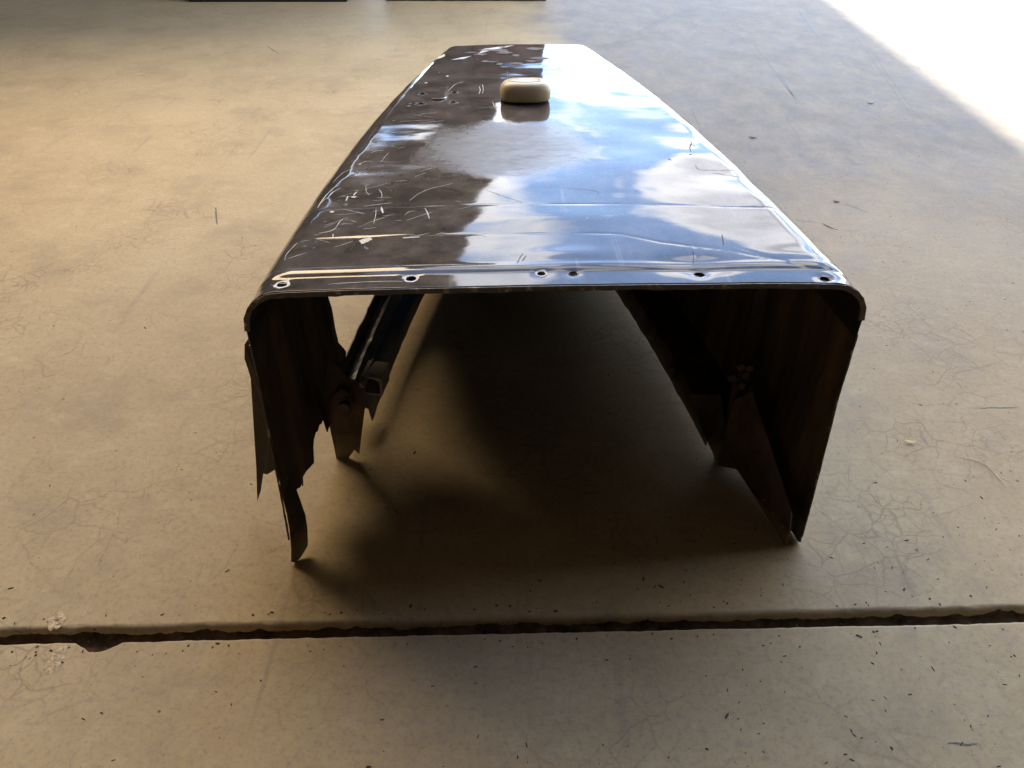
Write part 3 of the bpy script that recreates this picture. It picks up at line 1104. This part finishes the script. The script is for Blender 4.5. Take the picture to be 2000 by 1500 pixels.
crk = [([(1349, 275), (1350, 282), (1347, 290), (1349, 299)], 2.2), ([(1340, 285), (1352, 284), (1358, 287)], 1.6), ([(1345, 305), (1352, 304)], 2.6),
       ([(1358, 324), (1366, 333), (1400, 333), (1446, 331)], 1.0), ([(1390, 338), (1420, 342), (1470, 347)], 1.0), ([(1302, 313), (1312, 317)], 2.0),
       ([(1480, 380), (1490, 378), (1500, 379)], 1.4), ([(1445, 405), (1490, 404), (1530, 407)], 1.2), ([(1412, 483), (1411, 470), (1409, 462)], 1.6),
       ([(1353, 520), (1354, 505), (1352, 493)], 0.9), ([(1110, 172), (1128, 171), (1146, 172)], 1.5), ([(720, 478), (731, 497), (741, 521)], 0.8),
       ([(690, 482), (684, 492)], 0.8), ([(1580, 480), (1592, 495), (1600, 500)], 1.0), ([(1315, 235), (1322, 232), (1328, 233)], 1.2),
       ([(1010, 520), (1016, 508), (1022, 500)], 0.9), ([(1020, 516), (1028, 504)], 0.9), ([(1170, 385), (1160, 378), (1105, 373)], 0.6), ([(940, 373), (980, 388), (1020, 401)], 0.7)]
for i, (p, w) in enumerate(crk):
    ribbon("paint_crack", p, w * 0.001, M_crk, i * 2.3)
chip("paint_chip", [(700, 470), (712, 466), (724, 464), (727, 469), (716, 474), (706, 477)], M_chip)
chip("paint_chip", [(862, 96), (868, 91), (876, 91), (874, 95), (866, 99)], M_chip)
chip("paint_chip", [(846, 114), (856, 108), (868, 106), (870, 110), (860, 115)], M_chip)
chip("paint_chip", [(880, 119), (900, 115), (922, 112), (905, 118)], M_scr)
chip("paint_chip", [(935, 108), (945, 99), (975, 95), (1005, 92), (985, 97), (955, 103)], M_scr)
chip("paint_chip", [(787, 467), (820, 466), (820, 468), (788, 469)], M_chip, rag=0.0003)
for i in range(16):
    x, y = random.uniform(885, 1060), random.uniform(93, 132)
    w_, h_ = random.uniform(6, 22), random.uniform(1.2, 3.2)
    chip("paint_chip", [(x - w_, y + random.uniform(-1, 1)), (x - w_ * 0.3, y - h_), (x + w_ * 0.6, y - h_ * 0.7), (x + w_, y), (x + w_ * 0.2, y + h_), (x - w_ * 0.6, y + h_ * 0.6)], M_peel, rag=0.0012)
for i in range(26):
    f = random.random()
    y = 150 + 370 * f
    x = 830 - 268 * f ** 0.85 + random.uniform(8, 60)
    l_ = random.uniform(2, 7)
    chip("paint_chip", [(x - l_, y + 0.6), (x, y - l_ * 0.3), (x + l_, y - 0.6), (x + l_ * 0.3, y + l_ * 0.3)], random.choice((M_scr, M_peel, M_peel)), sub=2, rag=0.0005)
for x, y, r in holes:                        # bare rings round the flange holes
    n, rr = 22, r * (1.55 if x < 0 else 1.15)
    Vr, Fr = [], []
    for k in range(n):
        th = 2 * math.pi * k / n
        for q in (r * 1.03, rr * (1 + 0.22 * fnoise(math.cos(th) * 1.5 + x * 40, math.sin(th) * 1.5))):
            p = (x + q * math.cos(th), y + q * math.sin(th))
            Vr.append((*p, top_z(*p) + 0.0005))
    for k in range(n):
        j = (k + 1) % n
        Fr.append((k * 2, k * 2 + 1, j * 2 + 1, j * 2))
    mesh_obj("bare_hole_rim", Vr, Fr, M_scr if x < 0 else M_galv, hood)

# ------------------------------------------------------------------ cream filler cap on the hood
t = NT("yellowed_cream_plastic")
n = t.noise(14, 4)
c = t.ramp(n, [(0.3, (0.56, 0.45, 0.26)), (0.7, (0.68, 0.58, 0.38))])
c = t.mix(t.ramp(t.noise(60, 5, 0.7), [(0.62, 0), (0.75, 0.5)]), c, (0.25, 0.17, 0.09))
t.bump(t.noise(90, 3), 0.12, 0.001)
M_cap = t.set(color=c, rough=0.38, sss=0.15)
t.b.inputs["Subsurface Radius"].default_value = (0.02, 0.012, 0.006)
cap = bpy.data.objects.new("filler_cap", None)
link(cap)
cb = hood_I @ at_z(1026, 197.5, ZT + 0.003)
cap.location = hood_M @ Vector((cb.x, cb.y, top_z(cb.x, cb.y)))
cap.rotation_euler = (0, 0, R(1))
tag(cap, "rounded cream plastic filler cap on the black hood", "filler cap")
A, B, HT = 0.0475, 0.031, 0.037


def sup(th, a, b, e):
    cx_, sx_ = math.cos(th), math.sin(th)
    return a * math.copysign(abs(cx_) ** (2 / e), cx_), b * math.copysign(abs(sx_) ** (2 / e), sx_)


Vc, Fcap = [], []
nt = 64
prof = [(0.93, 0.0032), (0.97, 0.005), (0.985, 0.009), (1.0, 0.014), (1.0, 0.018), (0.985, 0.023), (0.95, 0.028), (0.90, 0.0315), (0.83, 0.0342), (0.74, 0.0358), (0.62, 0.0366), (0.45, 0.037), (0.25, 0.0371), (0.08, 0.0371)]
for g, z in prof:
    for k in range(nt):
        x, y = sup(2 * math.pi * k / nt, A * g, B * g, 2.7)
        Vc.append((x, y, z))
for i in range(len(prof) - 1):
    for k in range(nt):
        j = (k + 1) % nt
        Fcap.append((i * nt + k, i * nt + j, i * nt + nt + j, i * nt + nt + k))
Fcap.append(tuple(range(nt))[::-1])
Fcap.append(tuple((len(prof) - 1) * nt + k for k in range(nt)))
mesh_obj("cap_body", Vc, Fcap, M_cap, cap, True)
Vc, Fcap = [], []
for g, z in ((0.95, -0.001), (0.96, 0.0034)):
    for k in range(nt):
        x, y = sup(2 * math.pi * k / nt, A * g, B * g, 2.7)
        Vc.append((x - 0.0016, y - 0.0006, z))
for k in range(nt):
    j = (k + 1) % nt
    Fcap.append((k, j, nt + j, nt + k))
Fcap += [tuple(range(nt))[::-1], tuple(range(nt, 2 * nt))]
mesh_obj("gasket", Vc, Fcap, M_rubber, cap)
# worn raised marks on its top (too rubbed down to read)
ring = [(*sup(2 * math.pi * k / 48, 0.030, 0.0145, 2.2), 0.0371) for k in range(49)]
V1, F1 = tube(ring, 0.0005, 5, False)
mesh_obj("raised_border", V1, F1, M_cap, cap, True)
bm = bmesh.new()
for k in range(11):
    x = -0.020 + k * 0.0036
    box_bm(bm, Vector((x, 0.003 + 0.001 * math.sin(k), 0.0371)), (0.0007, random.uniform(0.003, 0.006), 0.0011))
    if k % 2:
        box_bm(bm, Vector((x + 0.001, 0.003 + random.uniform(-0.002, 0.002), 0.0371)), (0.0022, 0.0007, 0.0011))
bm_obj("raised_marks", bm, M_cap, cap)
V1, F1 = tube([(0.0205, 0.008, 0.0369), (0.0265, 0.0005, 0.0369), (0.0195, -0.007, 0.0369)], 0.0007, 6)
mesh_obj("raised_arrow", V1, F1, M_cap, cap)


# ------------------------------------------------------------------ two dark cabinets at the far side of the floor
def cabinet(px0, px1, py, depth, height, label, acc):
    p0, p1 = at_z(px0, py, 0), at_z(px1, py, 0)
    w = (p1 - p0).length
    e = bpy.data.objects.new("storage_cabinet", None)
    link(e)
    e.location = (p0 + p1) / 2 + Vector((0, depth / 2, 0))
    e.rotation_euler = (0, 0, math.atan2(p1.y - p0.y, p1.x - p0.x))
    tag(e, label, "cabinet", "dark cabinets across the floor")

    def part(name, c, s, m, bev=0.006):
        bm = bmesh.new()
        box_bm(bm, Vector(c), s)
        bmesh.ops.bevel(bm, geom=bm.edges[:], offset=bev, segments=2, affect='EDGES')
        return bm_obj(name, bm, m, e)
    part("plinth", (0, 0, 0.04), (w, depth, 0.08), M_rubber)
    part("carcass", (0, 0.01, 0.082 + (height - 0.082) / 2), (w, depth - 0.03, height - 0.082), M_cab)
    for sx in (-1, 1):
        d = part("door", (sx * w * 0.245, -depth / 2 + 0.0, 0.1 + (height - 0.15) / 2), (w * 0.47, 0.022, height - 0.16), M_cab if sx < 0 else acc)
        part("handle", (sx * w * 0.05, -depth / 2 - 0.022, height * 0.55), (0.02, 0.02, 0.16), M_galv, 0.004)
    part("shelf_load", (-w * 0.1, 0, height + 0.08), (w * 0.6, depth * 0.7, 0.158), acc, 0.02)
    return e


cabinet(367, 678, 4, 0.6, 1.35, "dark cabinet at top edge, left of the light streak on the floor", M_cabr)
cabinet(752, 1068, 2, 0.6, 1.35, "dark cabinet at top edge straight behind the hood's far end", M_cabr)

# ------------------------------------------------------------------ leaves, straw and grit


def leaf(px, py, length, width, ang, mat, label, lift=0.003, curl=0.004, cat="leaf", stand=0.0):
    Vl, Fl = [], []
    n = 10
    for i in range(n + 1):
        f = i / n
        ww_ = width * (math.sin(math.pi * f) ** 0.8) * (1 - 0.2 * f)
        for k in (-1, -0.5, 0, 0.5, 1):
            Vl.append(((f - 0.5) * length, k * ww_ / 2, lift + curl * (4 * (f - 0.5) ** 2) + 0.25 * abs(k) * ww_ + stand * f))
    for i in range(n):
        for k in range(4):
            a = i * 5 + k
            Fl.append((a, a + 1, a + 6, a + 5))
    o = mesh_obj("leaf" if cat == "leaf" else "twig", Vl, Fl, mat, None, True)
    solid(o, 0.0006, 0)
    p = at_z(px, py, 0)
    o.location = p
    o.rotation_euler = (0, 0, ang)
    return tag(o, label, cat)


leaf(1470, 270, 0.030, 0.009, R(-18), M_leaf, "brown dry leaf on grey floor right of the hood", 0.0008)
leaf(1700, 203, 0.030, 0.007, R(-12), M_leaf, "small curled brown leaf beside the sunlit patch", 0.0008, 0.006)
leaf(1633, 395, 0.020, 0.009, R(-25), M_leaf, "crumpled brown leaf scrap above the twig, right of hood", 0.0006)
leaf(1618, 443, 0.040, 0.0035, R(-58), M_leaf, "thin straight brown twig on floor right of hood", 0.0006, 0.001, "twig")
leaf(1776, 866, 0.022, 0.006, R(-8), M_yleaf, "tiny pale yellow leaf standing up on floor at right", 0.003, 0.003)
p0 = [(1870, 893), (1900, 898), (1928, 910), (1945, 928), (1963, 951)]
V1, F1 = tube([at_z(x, y, 0.0012) + Vector((0, 0, 0.002 * i / 4)) for i, (x, y) in enumerate(p0)], [0.0003, 0.0005, 0.0007, 0.0006, 0.0005], 6)
st = mesh_obj("straw", V1, F1, M_straw)
tag(st, "forked pale straw lying near the right edge", "straw")
V1, F1 = tube([at_z(1930, 912, 0.0016), at_z(1952, 932, 0.003), at_z(1985, 948, 0.005)], [0.0006, 0.0006, 0.0004], 6)
mesh_obj("fork", V1, F1, M_straw, st)

# broken spots in the concrete by the joint
for (x, y, r0, lab) in ((112, 1213, 0.014, "rough pale broken patch just above the floor joint, far left"), (107, 1292, 0.012, "rough pale broken patch just below the floor joint, far left")):
    c = at_z(x, y, 0)
    Vp, Fp = [], []
    n, m = 26, 7
    for j in range(m):
        for k in range(n):
            th = 2 * math.pi * k / n
            rr = r0 * j / (m - 1) * (1 + 0.35 * fnoise(math.cos(th) * 1.6 + x, math.sin(th) * 1.6))
            Vp.append((c.x + rr * 0.9 * math.cos(th), c.y + rr * math.sin(th) * 1.25 * (0.8 if y < 1250 else 1.3), 0.0004 + (0.0020 * abs(fnoise(rr * 400 * math.cos(th), rr * 400 * math.sin(th), y)) if j < m - 1 else 0)))
    for j in range(m - 1):
        for k in range(n):
            q = (k + 1) % n
            Fp.append((j * n + k, j * n + q, (j + 1) * n + q, (j + 1) * n + k))
    tag(mesh_obj("broken_concrete_patch", Vp, Fp, M_rough_c), lab, "concrete patch")

# loose grit: far more than one could count
bm = bmesh.new()
for i in range(620):
    if i < 500:
        x, y = random.uniform(1150, 2000), random.uniform(20, 1500)
    else:
        x, y = random.uniform(0, 1200), random.uniform(500, 1500)
    p = at_z(x, y, 0)
    hp_ = hood_I @ p
    if (p - jn0).dot(jnor) > -0.012 and (p - jn0).dot(jnor) < JW0 + 0.02:
        continue
    if -0.03 < hp_.y < LEN + 0.05 and abs(abs(hp_.x) - float(half_w(hp_.y))) < 0.09:
        continue
    s = random.uniform(0.0004, 0.0010) * (1.6 if random.random() < 0.12 else 1)
    L = s * random.uniform(1, 4.5)
    M = Matrix.Translation((p.x, p.y, s * 0.22)) @ Matrix.Rotation(random.uniform(0, 6.28), 4, 'Z') @ Matrix.Diagonal((L, s, s * 0.5, 1))
    bmesh.ops.create_icosphere(bm, subdivisions=1, radius=1, matrix=M)
for i in range(130):          # crumbs caught in and beside the joint
    u_ = random.uniform(-0.1, JL + 0.1)
    d_ = random.choice((random.uniform(0.004, JW0 - 0.004), JW0 + abs(random.gauss(0, 0.012)) + 0.008, -abs(random.gauss(0, 0.01)) - 0.006))
    p = jn0 + jdir * u_ + jnor * d_
    z_ = -0.016 if 0 < d_ < JW0 else 0.0004
    s = random.uniform(0.0006, 0.0016)
    M = Matrix.Translation((p.x, p.y, z_)) @ Matrix.Rotation(random.uniform(0, 6.28), 4, 'Z') @ Matrix.Diagonal((s * random.uniform(1, 2.5), s, s * 0.6, 1))
    bmesh.ops.create_icosphere(bm, subdivisions=1, radius=1, matrix=M)
for v in bm.verts:
    v.co += Vector((random.uniform(-1, 1), random.uniform(-1, 1), random.uniform(0, 0.6))) * 0.0003
tag(bm_obj("floor_grit", bm, M_speck), "dark grit and plant crumbs scattered over the floor", "grit", kind="stuff")

# drag marks scuffed into the floor
floor_o = bpy.data.objects["concrete_floor"]
M_scuff = mat_simple("grey_scuff", (0.075, 0.07, 0.066), 0.6, 0, 0.25, 60)
M_pale = mat_simple("pale_scrape", (0.44, 0.37, 0.27), 0.6, 0, 0.2, 60)
scuffs = [((1242, 64), (1330, 22), 10, 0), ((1258, 62), (1342, 20), 5, 0), ((1390, 48), (1462, 80), 7, 0), ((1468, 82), (1560, 200), 4, 0), ((1520, 140), (1552, 190), 8, 0),
          ((1160, 95), (1340, 55), 3, 0), ((1650, 40), (1790, 240), 2, 0), ((1660, 40), (1800, 240), 1.2, 0), ((1340, 20), (1460, 45), 4, 0), ((1130, 30), (1230, 50), 5, 0),
          ((1560, 20), (1600, 75), 16, 0), ((1905, 797), (1990, 796), 1.6, 0), ((1850, 1455), (1910, 1452), 1.2, 0), ((520, 90), (545, 105), 5, 0),
          ((1350, 210), (1370, 260), 4, 0), ((1600, 540), (1640, 640), 1.6, 0), ((420, 405), (425, 440), 4, 0)]
for i in range(46):
    x, y = random.uniform(1180, 1750), random.uniform(20, 520)
    a, l = random.uniform(0, 6.28), random.uniform(10, 60)
    scuffs.append(((x, y), (x + l * math.cos(a), y + 0.6 * l * math.sin(a)), random.uniform(0.8, 2.6), 0))
for i, (a, b, w, pale) in enumerate(scuffs):
    A_, B_ = at_z(*a, 0), at_z(*b, 0)
    t_ = (B_ - A_).normalized()
    n_ = Vector((-t_.y, t_.x, 0))
    m = 14
    Vs = []
    for k in range(m + 1):
        f = k / m
        ww_ = 0.0006 * w * (4 * f * (1 - f)) ** 0.5 * (0.75 + 0.6 * fnoise(k * 0.8, i * 2.7)) + 0.0002
        c_ = A_.lerp(B_, f) + n_ * 0.004 * fnoise(f * 2, i)
        for sg in (-1, 1):
            p = c_ + n_ * sg * ww_
            Vs.append((p.x, p.y, 0.0006))
    mesh_obj("scuff_mark", Vs, [(k * 2, k * 2 + 1, k * 2 + 3, k * 2 + 2) for k in range(m)], M_pale if pale else M_scuff, floor_o)
